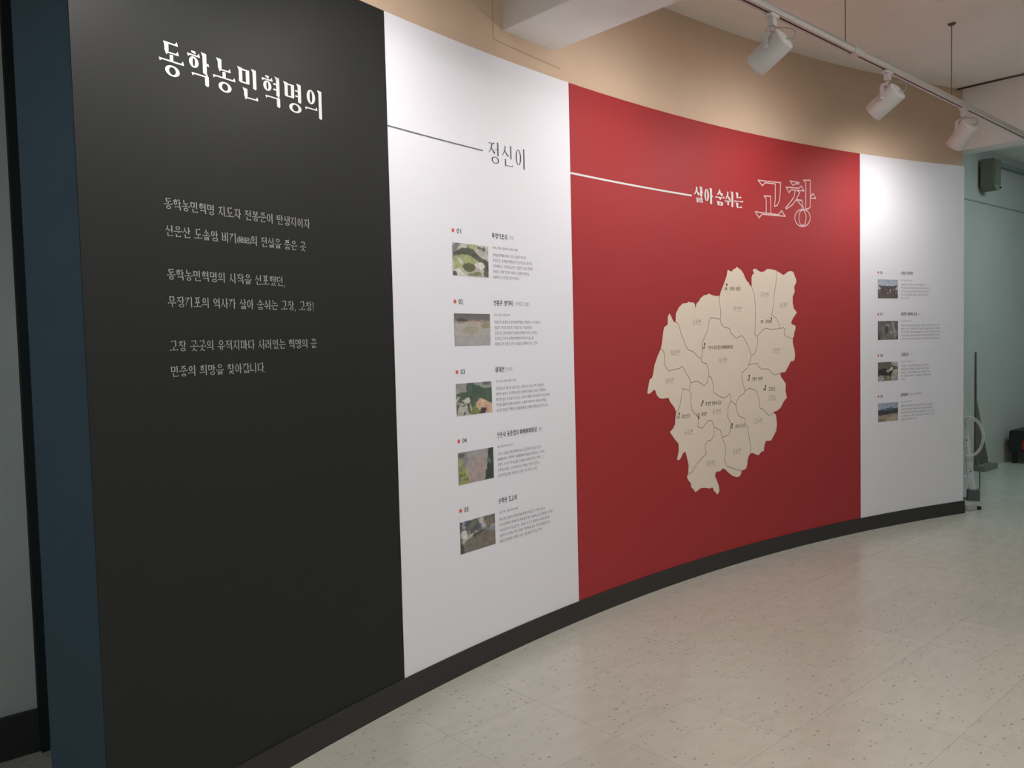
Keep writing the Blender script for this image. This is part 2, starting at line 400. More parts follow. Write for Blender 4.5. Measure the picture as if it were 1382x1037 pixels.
MLAB=[('흥덕면', [1195, 1668]), ('성내면', [1386, 1604]), ('부안면', [921, 1577]), ('심원면', [523, 1497]), ('해리면', [318, 1323]), ('아산면', [770, 1266]), ('신림면', [1306, 1312]), ('상하면', [259, 1166]), ('고창읍', [1258, 1011]), ('무장면', [704, 960]), ('고수면', [1118, 873]), ('공음면', [432, 861]), ('대산면', [639, 655]), ('성송면', [898, 701])]
SITES=[('06', '손화중 피체지', [816, 1721], [807, 1699], [843, 1699], [953, 1702]), ('04', '선운사 동불암지 마애여래좌상', [595, 1366], [582, 1347], [625, 1346], [869, 1343]), ('09', '흥덕관아', [1262, 1517], [1165, 1499], [1199, 1499], [1267, 1498]), ('02', '전봉준 생가터', [1031, 1159], [1024, 1141], [1060, 1139], [1168, 1139]), ('08', '고창읍성', [1196, 1087], [1186, 1069], [1226, 1068], [1295, 1068]), ('07', '무장현 관아와 읍성', [572, 1028], [562, 1013], [596, 1013], [750, 1006]), ('03', '왕제산', [530, 935], [525, 954], [556, 955], [608, 955]), ('01', '무장기포지', [346, 973], [336, 955], [367, 955], [448, 952]), ('05', '손화중 도소터', [854, 870], [849, 855], [884, 855], [983, 849])]
GO=[[1140,2381,1212,2382,1310,2385,1369,2387,1363,2315,1357,2277,1334,2241,1304,2232,1312,2278,1314,2374,1211,2372,1182,2350,1140,2381],[1219,2182,1220,2274,1197,2288,1266,2292,1265,2182],[1107,2183,1219,2182,1265,2182,1343,2182,1377,2209,1414,2177,1265,2174,1176,2173,1146,2148,1107,2183],[1466,2408,1509,2406,1560,2405,1558,2396,1526,2395,1495,2382,1466,2408],[1424,2364,1555,2368,1582,2385,1611,2356,1475,2351,1455,2331,1424,2364],[1518,2351,1508,2310,1467,2270,1418,2231,1427,2225,1487,2255,1528,2291,1566,2342,1542,2351],[1534,2292,1588,2292,1604,2241,1534,2292],[1607,2425,1677,2431,1675,2258,1662,2245,1628,2238,1630,2408,1607,2425],[1676,2322,1707,2347,1733,2315,1676,2314],[1675,2184,1673,2171,1666,2159,1657,2148,1644,2138,1628,2130,1611,2125,1593,2122,1575,2123,1558,2126,1543,2132,1530,2140,1521,2150,1515,2161,1513,2173,1515,2186,1521,2198,1531,2210,1544,2219,1559,2227,1576,2232,1594,2235,1612,2235,1629,2232,1645,2226,1657,2218,1667,2208,1673,2197,1675,2184],[1631,2181,1630,2170,1627,2159,1623,2149,1617,2141,1610,2134,1601,2130,1593,2128,1585,2129,1577,2132,1570,2138,1564,2145,1559,2155,1557,2165,1556,2176,1557,2188,1560,2198,1564,2208,1570,2217,1578,2223,1586,2228,1594,2229,1602,2229,1610,2226,1618,2220,1623,2212,1628,2203,1631,2193,1631,2181]]

# ------------------------------------------------------------ materials
M_white = mat('panel_white', (.80, .785, .84), .55, .35, .05, 600)
M_black = mat('panel_charcoal', (.0165, .0172, .0160), .55, .26, .05, 600)
M_red = mat('panel_red', (.36, .030, .033), .58, .30, .05, 600)
M_tan = mat('tan_paint', (.63, .46, .335), .75, .25, .15, 90, .03, 3)
M_blue = mat('blue_grey_paint', (.050, .085, .115), .7, .3, .2, 120, .05, 5)
M_base = mat('black_rubber_base', (.030, .028, .025), .45, .4)
M_ceil = mat('ceiling_paint', (.86, .84, .79), .85, .2, .25, 70, .03, 2.5)
M_beam = mat('beam_paint', (.85, .84, .83), .8, .2, .2, 70, .02, 4)
M_plaster = mat('wall_plaster', (.50, .49, .46), .85, .2, .8, 25, .06, 3)
M_farwall = mat('far_wall_paint', (.49, .445, .41), .7, .3, .2, 60, .04, 2)
M_dark = mat('dark_trim', (.018, .020, .020), .7, .2)
M_let = mat('white_letters', (.66, .65, .63), .5, .4)
M_letg = mat('grey_white_letters', (.36, .36, .35), .5, .3)
M_ink = mat('dark_ink', (.085, .080, .085), .6, .3)
M_ink2 = mat('grey_ink', (.30, .29, .30), .6, .3)
M_head = mat('heading_ink', (.05, .045, .05), .6, .3)
M_dot = mat('red_dot_ink', (.72, .12, .09), .6, .3)
M_rule = mat('grey_rule', (.16, .16, .16), .6, .3)
M_pink = mat('outline_white', (.70, .46, .46), .5, .3)
M_map = mat('map_cream', (.76, .64, .53), .6, .3, .04, 400)
M_bord = mat('map_border', (.40, .33, .27), .6, .3)
M_faint = mat('map_faint_ink', (.50, .42, .36), .6, .3)
M_rail = mat('track_white', (.62, .60, .57), .5, .4)
M_slot = mat('track_slot', (.045, .03, .022), .6, .3)
M_lamp = mat('lamp_white', (.70, .70, .69), .42, .5)
M_rod = mat('rod_steel', (.16, .14, .12), .4, .5, metal=.6)
M_lens = mat('lamp_reflector', (.75, .72, .66), .2, .6, metal=.8)

def floor_mat():
    m = bpy.data.materials.new('vinyl_tile'); m.use_nodes = True; nt = m.node_tree; N = nt.nodes; L = nt.links; b = N['Principled BSDF']
    geo = N.new('ShaderNodeNewGeometry')
    mp = N.new('ShaderNodeMapping'); mp.inputs['Rotation'].default_value = (0, 0, radians(-42)); mp.inputs['Scale'].default_value = (1, 1, 1)
    L.new(geo.outputs['Position'], mp.inputs['Vector'])
    st = N.new('ShaderNodeMapping'); st.inputs['Scale'].default_value = (1.0, 2.3, 1)
    L.new(mp.outputs['Vector'], st.inputs['Vector'])
    def noise(sc, det, src, rough=.6):
        n = N.new('ShaderNodeTexNoise'); n.inputs['Scale'].default_value = sc; n.inputs['Detail'].default_value = det; n.inputs['Roughness'].default_value = rough
        L.new(src.outputs['Vector'], n.inputs['Vector']); return n
    def ramp(src, p0, p1, c0, c1):
        r = N.new('ShaderNodeValToRGB'); e = r.color_ramp.elements; e[0].position = p0; e[1].position = p1; e[0].color = (*c0, 1); e[1].color = (*c1, 1)
        L.new(src, r.inputs['Fac']); return r
    base = ramp(noise(9, 6, st).outputs['Fac'], .30, .72, (.515, .485, .415), (.57, .54, .47))
    # dark chips: sparse elongated cells
    vo = N.new('ShaderNodeTexVoronoi'); vo.inputs['Scale'].default_value = 30; vo.inputs['Randomness'].default_value = 1
    wob = N.new('ShaderNodeVectorMath'); wob.operation = 'ADD'
    nz = noise(14, 3, mp); sc = N.new('ShaderNodeVectorMath'); sc.operation = 'SCALE'; sc.inputs['Scale'].default_value = .05
    L.new(nz.outputs['Color'], sc.inputs[0]); L.new(st.outputs['Vector'], wob.inputs[0]); L.new(sc.outputs['Vector'], wob.inputs[1]); L.new(wob.outputs['Vector'], vo.inputs['Vector'])
    spot = ramp(vo.outputs['Distance'], .12, .30, (1, 1, 1), (0, 0, 0))
    sel = N.new('ShaderNodeSeparateColor'); L.new(vo.outputs['Color'], sel.inputs['Color'])
    pick = ramp(sel.outputs['Red'], .72, .80, (0, 0, 0), (1, 1, 1))
    mul = N.new('ShaderNodeMath'); mul.operation = 'MULTIPLY'; L.new(spot.outputs['Color'], mul.inputs[0]); L.new(pick.outputs['Color'], mul.inputs[1])
    mul2 = N.new('ShaderNodeMath'); mul2.operation = 'MULTIPLY'; mul2.inputs[1].default_value = .66; L.new(mul.outputs[0], mul2.inputs[0])
    mix = N.new('ShaderNodeMix'); mix.data_type = 'RGBA'; L.new(mul2.outputs[0], mix.inputs['Factor']); L.new(base.outputs['Color'], mix.inputs['A']); mix.inputs['B'].default_value = (.17, .15, .115, 1)
    # each tile a touch lighter or darker
    oi = N.new('ShaderNodeObjectInfo'); mr = N.new('ShaderNodeMapRange'); mr.inputs['To Min'].default_value = .965; mr.inputs['To Max'].default_value = 1.03
    L.new(oi.outputs['Random'], mr.inputs['Value'])
    vm = N.new('ShaderNodeVectorMath'); vm.operation = 'SCALE'; L.new(mix.outputs['Result'], vm.inputs[0]); L.new(mr.outputs['Result'], vm.inputs['Scale'])
    L.new(vm.outputs['Vector'], b.inputs['Base Color'])
    rr = ramp(noise(5, 4, mp).outputs['Fac'], .3, .7, (.19,)*3, (.26,)*3); L.new(rr.outputs['Color'], b.inputs['Roughness'])
    b.inputs['Specular IOR Level'].default_value = .5
    bp = N.new('ShaderNodeBump'); bp.inputs['Strength'].default_value = .12; bp.inputs['Distance'].default_value = .002
    L.new(noise(30, 3, mp).outputs['Fac'], bp.inputs['Height']); L.new(bp.outputs['Normal'], b.inputs['Normal'])
    return m
M_floor = floor_mat()
M_joint = mat('tile_joint', (.30, .275, .23), .8, .2)

# ------------------------------------------------------------ setting
U0, U1, V0, V1 = -3.6, 12.8, -3.6, 3.4
WA = Vector((-1.71, 2.83, 0)); WD = Vector((6.78, 5.70, 0)).normalized(); WN = Vector((WD.y, -WD.x, 0))   # building wall line, normal into the room
CH = 3.235
A0 = WA - WD*2.6; A1 = WA + WD*12.3
corner = lambda z: [tuple(A0+Vector((0, 0, z))), tuple(A1+Vector((0, 0, z))), tuple(uv(U1, V1, z)), tuple(uv(U0, V1, z))]
def slab(name, z0, z1, m):
    v = corner(z0)+corner(z1)
    return pydata(name, v, [(0, 1, 2, 3), (7, 6, 5, 4), (0, 4, 5, 1), (1, 5, 6, 2), (2, 6, 7, 3), (3, 7, 4, 0)], m)
floor = tag(slab('floor', -.08, -.0015, M_joint), kind='structure')
ceiling = tag(slab('ceiling', CH, CH+.1, M_ceil), kind='structure')
def wall(name, a, b, m, n, th=.12, h=CH):
    a, b, n = Vector(a), Vector(b), Vector(n).normalized()
    bm = bmesh.new(); bm_box(bm, (a+b)/2-n*th/2+Vector((0, 0, h/2-.001)), (b-a)/2, n*th/2, (0, 0, h/2+.001))
    return tag(mesh_of(name, bm, m), kind='structure')
HEAD = 6.64                                                       # where the header beam crosses
split = WA+WD*6.0
wall_left = wall('wall_left', A0, split, M_plaster, WN)
wall_far = wall('wall_far', split, A1, M_farwall, WN)
wall('wall_right', A1, uv(U1, V1), M_farwall, (A1-uv(U1, V1)).cross(Vector((0, 0, 1)))*-1)
wall('wall_front', uv(U0, V1), uv(U1, V1), M_plaster, -V)
wall('wall_near', A0, uv(U0, V1), M_plaster, U)

# floor tiles on the building grid
PIT = .417
def tile_mesh():
    bm = bmesh.new(); g = .00045
    bm_box(bm, U*PIT/2+V*PIT/2+Vector((0, 0, -.0015)), U*(PIT/2-g), V*(PIT/2-g), (0, 0, .0015))
    me = bpy.data.meshes.new('tile'); bm.to_mesh(me); bm.free(); me.materials.append(M_floor); return me
TM = tile_mesh()
fwv = Vector((0, cos(PITCH), -sin(PITCH))); upv = Vector((1, 0, 0)).cross(fwv)
RV = Vector((1, 0, 0))*cos(ROLL)+upv*sin(ROLL); UV_ = upv*cos(ROLL)-Vector((1, 0, 0))*sin(ROLL)
def in_view(p):
    d = p-Vector((0, 0, EYE)); z = d.dot(fwv)
    return z > .3 and -35 < 691+1100*d.dot(RV)/z < 1417 and -35 < 518.5-1100*d.dot(UV_)/z < 1072
tiles = []
for i in range(-14, 29):
    for j in range(-10, 14):
        o = uv(1.719+PIT*i, -1.450+PIT*j); c = o+U*PIT/2+V*PIT/2
        cs = [o, o+U*PIT, o+V*PIT, o+U*PIT+V*PIT]
        if all((p-WA).dot(WN) < .0 for p in cs) or not (U0+.02 < c.dot(U) < U1-.25 and c.dot(V) < V1-.22): continue
        front = any(math.hypot(p.x-CX, p.y-CY) < R for p in cs) or c.x < -.9 or c.x > 3.3
        tiles.append((0 if (front and any(in_view(p) for p in cs+[c])) else 1, c.length, o))
tiles.sort(key=lambda t: (t[0], t[1]))
rest = []
for k, (far, d, o) in enumerate(tiles):
    if not far and k < 300:
        t = bpy.data.objects.new('tile', TM); COL.objects.link(t); t.location = o; t.parent = floor
    else: rest.append(o)
bm = bmesh.new(); g = .00045
for o in rest:
    vs = [bm.verts.new(o+U*a+V*b) for a, b in ((g, g), (PIT-g, g), (PIT-g, PIT-g), (g, PIT-g))]
    f = bm.faces.new(vs)
    if f.normal.z < 0: f.normal_flip()
bmesh.ops.recalc_face_normals(bm, faces=bm.faces)
tag(mesh_of('tile_field', bm, M_floor, floor), kind='stuff')

# curved exhibition wall: core, blue return at its left end, tan bulkhead above
core = tag(arc_slab('wall_back', SEAM[0], SEAM[-1], 0, HT-.002, -.25, 0, M_blue), kind='structure')
bulk = arc_slab('bulkhead', SEAM[0], SEAM[-1]-.012, HT, CH, -.25, -.003, M_tan, core)
bulk['label'] = 'tan painted band above the printed panels'
# thin painted-over outline on the tan band
pts = [(6.93, 2.98), (6.93, 2.735), (7.40, 2.715)]
flat('paint_seam', ribbon(pts, .005), -.0022, mat('tan_dark', (.44, .31, .21), .8, .2), core)
bb = tag(arc_slab('baseboard_back', SEAM[0]-.002, SEAM[-1]+.012, 0, HB, -.0, .008, M_base), kind='structure')
# building-wall base; dark edge strip at the left, run on to blacken the shaded gap
b2 = bmesh.new(); bm_box(b2, (A0+WA)/2+WN*.01+Vector((0, 0, .075)), (WA-A0)/2, WN*.01, (0, 0, .075))
tag(mesh_of('baseboard_left', b2, M_base), kind='structure')
b3 = bmesh.new(); bm_box(b3, WA+WD*.75+WN*.02+Vector((0, 0, CH/2)), WD*.75, WN*.02, (0, 0, CH/2-.001))
tag(mesh_of('trim_1', b3, M_dark), kind='structure')

# ceiling beams
def beam(u0, u1, v0, v1, z, name='beam'):
    c = uv((u0+u1)/2, (v0+v1)/2, (z+CH)/2)
    return box(name, c, U*(u1-u0)/2, V*(v1-v0)/2, (0, 0, (CH-z)/2+.002), M_beam, ceiling, .004)
beam(2.470, 2.832, -2.80, V1, 2.790)
hb = beam(6.765, 6.985, -3.42, V1, 2.785)
# thin conduit along the ceiling beside the header
tube('conduit', [uv(6.70, -2.93, CH-.008), uv(6.70, 3.2, CH-.008)], .007, M_rod, ceiling)

# ------------------------------------------------------------ printed panels
OP, OI = .003, .0042
def panel(i, name, m, label):
    s0, s1 = SEAM[i], SEAM[i+1]
    o = arc_slab(name, s0+(.0006 if i else 0), s1-.0006, HB, HT, 0, OP, m)
    return tag(o, label, 'wall panel', 'printed panels of the curved wall')
p1 = panel(0, 'graphic_panel', M_black, 'charcoal wall panel with large white title and six lines of white text')
p2 = panel(1, 'graphic_panel', M_white, 'white wall panel with five small photos between the charcoal and red panels')
p3 = panel(2, 'graphic_panel', M_red, 'wide red wall panel with a cream district map')
p4 = panel(3, 'graphic_panel', M_white, 'narrow white wall panel with four small photos at the right end')

flat('title_lettering', serif('동학농민혁명의', 5.332, 5.962, 2.188, 2.284, .165, .042, gap=.12), OI, M_let, p1)
for t, a, b, h in (('동학농민혁명 지도자 전봉준이 탄생지이자', 5.3275, 5.8825, 1.8075), ('동학농민혁명의 시작을 선포했던,', 5.3265, 5.766, 1.6060),
                   ('무장기포의 역사가 살아 숨쉬는 고장, 고창!', 5.3255, 5.8865, 1.5275), ('고창 곳곳의 유적지마다 서려있는 혁명의 꿈', 5.325, 5.8935, 1.4000),
                   ('민중의 희망을 찾아갑니다.', 5.3245, 5.6745, 1.3265)):
    flat('text_line', serif(t, a, b, h, h+.031, .115, .055, gap=.08), OI, M_letg, p1)
flat('text_line', serif('선운산 도솔암 비기', 5.327, 5.5775, 1.730, 1.761, .115, .055, gap=.08), OI, M_letg, p1)
flat('text_line', serif('의 전설을 품은 곳', 5.632, 5.861, 1.729, 1.760, .115, .055, gap=.08), OI, M_letg, p1)
sans('bracket_text', [('(秘記)', 5.579, 5.631, 1.731, 1.754)], OI, M_letg, p1, .012)

flat('title_rule', ribbon([(6.2805, 2.235), (6.836, 2.235)], .0055), OI, M_rule, p2)
flat('title_lettering', serif('정신이', 6.872, 7.130, 2.192, 2.284, .105, .028, gap=.16), OI, M_ink, p2)
flat('title_rule', ribbon([(7.458, 2.2255), (8.49, 2.2255)], .0095), OI, M_let, p3)
flat('title_lettering', serif('살아', 8.513, 8.695, 2.192, 2.284, .20, .055, gap=.05)+serif('숨쉬는', 8.717, 8.987, 2.192, 2.284, .20, .055, gap=.05), OI, M_let, p3)
gl = []
for g_ in GO:
    q = [((g_[k]+8000)/1000, g_[k+1]/1000) for k in range(0, len(g_), 2)]; gl += ribbon(q, .0072)
flat('outlined_lettering', gl, OI, M_pink, p3)

def vnoise(seed):
    rnd = random.Random(seed); G = [[rnd.random() for _ in range(64)] for _ in range(64)]
    def f(x, y):
        v = 0; a = .5; 
        for o in range(3):
            xi, yi = int(math.floor(x)), int(math.floor(y)); fx, fy = x-xi, y-yi
            q = lambda i, j: G[(xi+i) % 64][(yi+j) % 64]
            v += a*((q(0, 0)*(1-fx)+q(1, 0)*fx)*(1-fy)+(q(0, 1)*(1-fx)+q(1, 1)*fx)*fy); x *= 2.1; y *= 2.1; a *= .5
        return v/.875
    return f
def lin(c): return tuple((x/255/12.92 if x/255 <= .04045 else ((x/255+.055)/1.055)**2.4) for x in c)
def inside(pt, poly):
    x, y = pt; r = False; n = len(poly)
    for i in range(n):
        (xa, ya), (xb, yb) = poly[i], poly[(i+1) % n]
        if (ya > y) != (yb > y) and x < (xb-xa)*(y-ya)/(yb-ya)+xa: r = not r
    return r
def photo(parent, s0, s1, h1, h0, base, ops, seed, amp, nsc, label, nx=54, ny=34):
    nf = vnoise(seed); nf2 = vnoise(seed+50); v = []; cols = []
    for j in range(ny+1):
        for i in range(nx+1):
            a, b = i/nx, j/ny
            s = s0+(s1-s0)*a; h = h1+(h0-h1)*b; v.append(P(s, h, OI))
            wx = a+(nf2(a*9, b*9)-.5)*.07; wy = b+(nf2(a*9+20, b*9)-.5)*.07
            c = [base[0][k]*(1-b)+base[1][k]*b for k in range(3)]
            for op in ops:
                if op[0] == 'p' and inside((wx, wy), op[1]): c = list(op[2])
                elif op[0] == 'e' and ((wx-op[1])/op[3])**2+((wy-op[2])/op[4])**2 < 1: c = list(op[5])
                elif op[0] == 'n' and inside((wx, wy), op[1]) and nf(a*op[3]+7, b*op[3]*.7) > op[4]: c = list(op[2])
            n = (nf(a*nsc, b*nsc*.7)-.5)*2.2*amp+(nf2(a*26, b*18)-.5)*1.6*amp; g_ = sum(c)/3
            cols.append(lin([max(0, min(255, (x*.74+g_*.26)*(1+n)*.98+14)) for x in c]))
    f = [(j*(nx+1)+i, (j+1)*(nx+1)+i, (j+1)*(nx+1)+i+1, j*(nx+1)+i+1) for j in range(ny) for i in range(nx)]
    o = pydata('photo_print', v, f, photo_mat(), parent)
    ca = o.data.color_attributes.new('Ink', 'FLOAT_COLOR', 'POINT')
    for k, c in enumerate(cols): ca.data[k].color = (*c, 1)
    o['label'] = label
    return o
full = [(-.1, -.1), (1.1, -.1), (1.1, 1.1), (-.1, 1.1)]
DG = (70, 74, 56)
PH = [
 ((185, 180, 172), (176, 168, 150), [('p', [(0, .1), (.25, -.1), (.05, .4), (0, .45)], (120, 120, 118)), ('p', [(.4, 0), (.75, .02), (.6, .25), (.4, .2)], (165, 172, 118)),
   ('p', [(0, .3), (.3, .12), (.55, .15), (.8, .4), (1, .5), (1, 1.1), (.9, .8), (.7, .55), (.5, .35), (.2, .35), (0, .5)], (82, 88, 70)),
   ('p', [(.02, .42), (.2, .35), (.5, .35), (.7, .5), (.68, .62), (.3, .75), (.05, .85)], (160, 168, 104)), ('p', [(.1, .45), (.2, .42), (.3, .65), (.22, .66)], (190, 190, 170)),
   ('e', .45, .72, .18, .13, (92, 96, 62)), ('e', .75, .65, .15, .10, (214, 208, 202)), ('p', [(0, .82), (.2, .78), (.45, 1.1), (0, 1.1)], (206, 196, 186)),
   ('p', [(.4, .9), (.75, .82), (.78, .95), (.45, 1.0)], (120, 128, 88)), ('e', .03, .95, .08, .08, (90, 85, 80)), ('e', .92, .88, .08, .12, (110, 95, 85)), ('e', .75, .1, .06, .06, (110, 100, 100)), ('e', .87, .13, .05, .08, (105, 95, 95))], .16, 9,
   'small photo of a green fortress field seen from above'),
 ((100, 92, 92), (158, 152, 150), [('p', [(0, .22), (1, .2), (1, .36), (0, .34)], (150, 135, 112)), ('e', .22, .2, .16, .06, (82, 72, 72)), ('p', [(0, .3), (1, .3), (1, 1.1), (0, 1.1)], (166, 158, 152)),
   ('p', [(.35, .26), (.75, .24), (.72, .34), (.4, .35)], (178, 150, 124)), ('e', .88, .38, .16, .08, (152, 134, 98)), ('e', .45, .52, .22, .12, (160, 148, 128)), ('p', [(0, .7), (1, .7), (1, 1.1), (0, 1.1)], (160, 154, 154))], .05, 12,
   'small photo of bare ground with a yellow bank behind'),
 ((70, 92, 78), (72, 92, 66), [('p', [(0, -.1), (.3, -.1), (.28, .25), (.1, .3), (0, .3)], (152, 145, 142)), ('p', [(.5, -.1), (1.1, -.1), (1.1, .22), (.7, .16), (.5, .05)], (140, 146, 142)), ('e', .85, .04, .12, .06, (100, 96, 100)),
   ('n', [(0, .4), (.35, .45), (.45, .9), (.4, 1.1), (0, 1.1)], (180, 172, 160), 9, .42), ('n', [(0, .4), (.3, .45), (.4, .9), (.4, 1.1), (0, 1.1)], (92, 76, 62), 14, .62), ('e', .30, .55, .08, .1, (205, 198, 190)),
   ('p', [(.42, .8), (.55, .7), (.66, 1.1), (.4, 1.1)], (120, 138, 62)), ('p', [(.52, .68), (.66, .52), (.98, .68), (1.1, .72), (1.1, 1.1), (.72, 1.0), (.6, .85)], (206, 158, 124)),
   ('e', .74, .92, .09, .10, (62, 48, 66)), ('p', [(.8, .66), (.83, .7), (.84, .95), (.82, .95)], (150, 110, 84))], .14, 8,
   'small photo of a wooded hill with orange and pale roofs'),
 ((128, 132, 128), (120, 118, 112), [('p', [(.28, -.1), (.82, -.1), (.84, .4), (.78, .7), (.7, 1.1), (.3, 1.1), (.2, .7), (.22, .3)], (150, 144, 144)), ('p', [(.3, .38), (.55, .2), (.78, .35), (.76, .7), (.7, 1.0), (.35, 1.0), (.24, .7)], (162, 140, 136)),
   ('p', [(.86, -.1), (1.1, -.1), (1.1, 1.1), (.72, 1.1), (.8, .6)], (52, 64, 56)), ('e', .88, .4, .04, .1, (96, 122, 116)), ('n', [(0, .15), (.12, .3), (.35, 1.1), (0, 1.1)], (150, 158, 64), 12, .45),
   ('n', [(0, .6), (.2, .7), (.35, 1.1), (0, 1.1)], (72, 76, 44), 16, .55), ('e', .08, .1, .1, .07, (92, 96, 88))], .10, 12, 'small photo of a tall pale cliff face with leaves at the left'),
 ((92, 92, 92), (118, 108, 94), [('p', [(0, -.1), (.4, -.1), (.3, .14), (0, .24)], (70, 78, 96)), ('n', full, (150, 148, 140), 11, .62), ('p', [(.28, .3), (.5, .16), (.55, .3), (.3, .48)], (74, 80, 100)), ('p', [(.3, .12), (.46, .03), (.5, .16), (.32, .24)], (108, 112, 76)),
   ('p', [(.58, .15), (.68, .2), (.72, .35), (.6, .3)], (162, 166, 182)), ('p', [(.75, .4), (1, .38), (1, .52), (.8, .48)], (120, 126, 146)), ('e', .13, .44, .08, .16, (202, 200, 200)),
   ('p', [(.06, .62), (.35, .42), (.37, .46), (.08, .75)], (186, 178, 160)), ('p', [(.36, .52), (.7, .42), (1.1, .58), (1.1, 1.1), (.0, 1.1), (.12, .76)], (116, 106, 92)), ('p', [(0, .72), (.1, .72), (.12, 1.1), (0, 1.1)], (70, 66, 56)), ('e', .6, .10, .05, .1, (180, 182, 172)), ('e', .85, .2, .14, .14, (120, 108, 90)),
   ('p', [(.36, .5), (.7, .38), (.72, .44), (.4, .6)], (66, 74, 52))], .12, 11, 'small photo of blue-roofed buildings beside a bare field'),
]
PH4 = [
 ((150, 160, 178), (196, 200, 210), [('p', [(0, .3), (.3, .33), (.75, .33), (1, .28), (.92, .42), (.84, .5), (.16, .5), (.06, .4)], (78, 72, 80)), ('p', [(.14, .46), (.86, .46), (.88, .75), (.12, .75)], (84, 68, 66)), ('n', [(.3, .5), (.8, .5), (.8, .72), (.3, .72)], (168, 142, 126), 14, .55),
   ('p', [(0, .56), (.14, .52), (.14, .8), (0, .8)], (108, 92, 88)), ('p', [(.86, .5), (1, .58), (1, .8), (.86, .8)], (112, 96, 92)), ('p', [(0, .74), (1, .74), (1, 1.1), (0, 1.1)], (92, 80, 76))], .08, 12, 'small photo of a tiled-roof pavilion under blue sky'),
 ((88, 84, 80), (96, 90, 100), [('p', [(.2, .3), (.45, .1), (.75, .4), (.8, 1.0), (.2, 1.0)], (112, 106, 98)), ('p', [(.38, .3), (.48, .3), (.5, .65), (.35, .65)], (58, 54, 50)), ('p', [(.65, .05), (.78, .05), (.96, .8), (.84, .9)], (128, 122, 130)), ('e', .52, .22, .06, .09, (150, 144, 138)), ('e', .66, .62, .05, .05, (170, 166, 158)), ('e', .98, .9, .06, .2, (50, 46, 66)), ('e', .05, .8, .1, .2, (74, 70, 66))], .22, 10, 'small photo of a weathered carved stone'),
 ((90, 84, 76), (104, 98, 92), [('p', [(.6, -.1), (1.1, -.1), (1.1, .35), (.75, .2)], (176, 170, 166)), ('p', [(0, .4), (.3, .3), (.8, .55), (.6, .75), (0, .7)], (52, 46, 46)), ('p', [(.42, .5), (.62, .35), (.72, .25), (.74, .4), (.5, .56)], (196, 190, 186)), ('p', [(.75, .45), (1.1, .35), (1.1, .9), (.7, 1.1), (.66, .8)], (152, 154, 134)),
   ('e', .15, .85, .16, .14, (160, 154, 162)), ('e', .5, .85, .09, .12, (132, 136, 92)), ('e', .8, .85, .12, .1, (162, 158, 158))], .18, 9, 'small photo of rocks on a wooded slope'),
 ((140, 152, 176), (168, 176, 192), [('p', [(0, .38), (.3, .32), (.7, .3), (1, .34), (1, .62), (0, .68)], (58, 56, 62)), ('p', [(.2, .34), (.42, .27), (.7, .26), (.8, .36), (.7, .42), (.3, .42)], (78, 92, 112)), ('p', [(0, .66), (1, .6), (1, 1.1), (0, 1.1)], (150, 128, 106)), ('p', [(.5, .76), (.95, .68), (.98, .95), (.42, 1.0)], (178, 150, 130)), ('p', [(0, .9), (.4, .84), (.35, 1.1), (0, 1.1)], (128, 110, 92))], .08, 10, 'small photo of a dark building on open brown ground'),
]
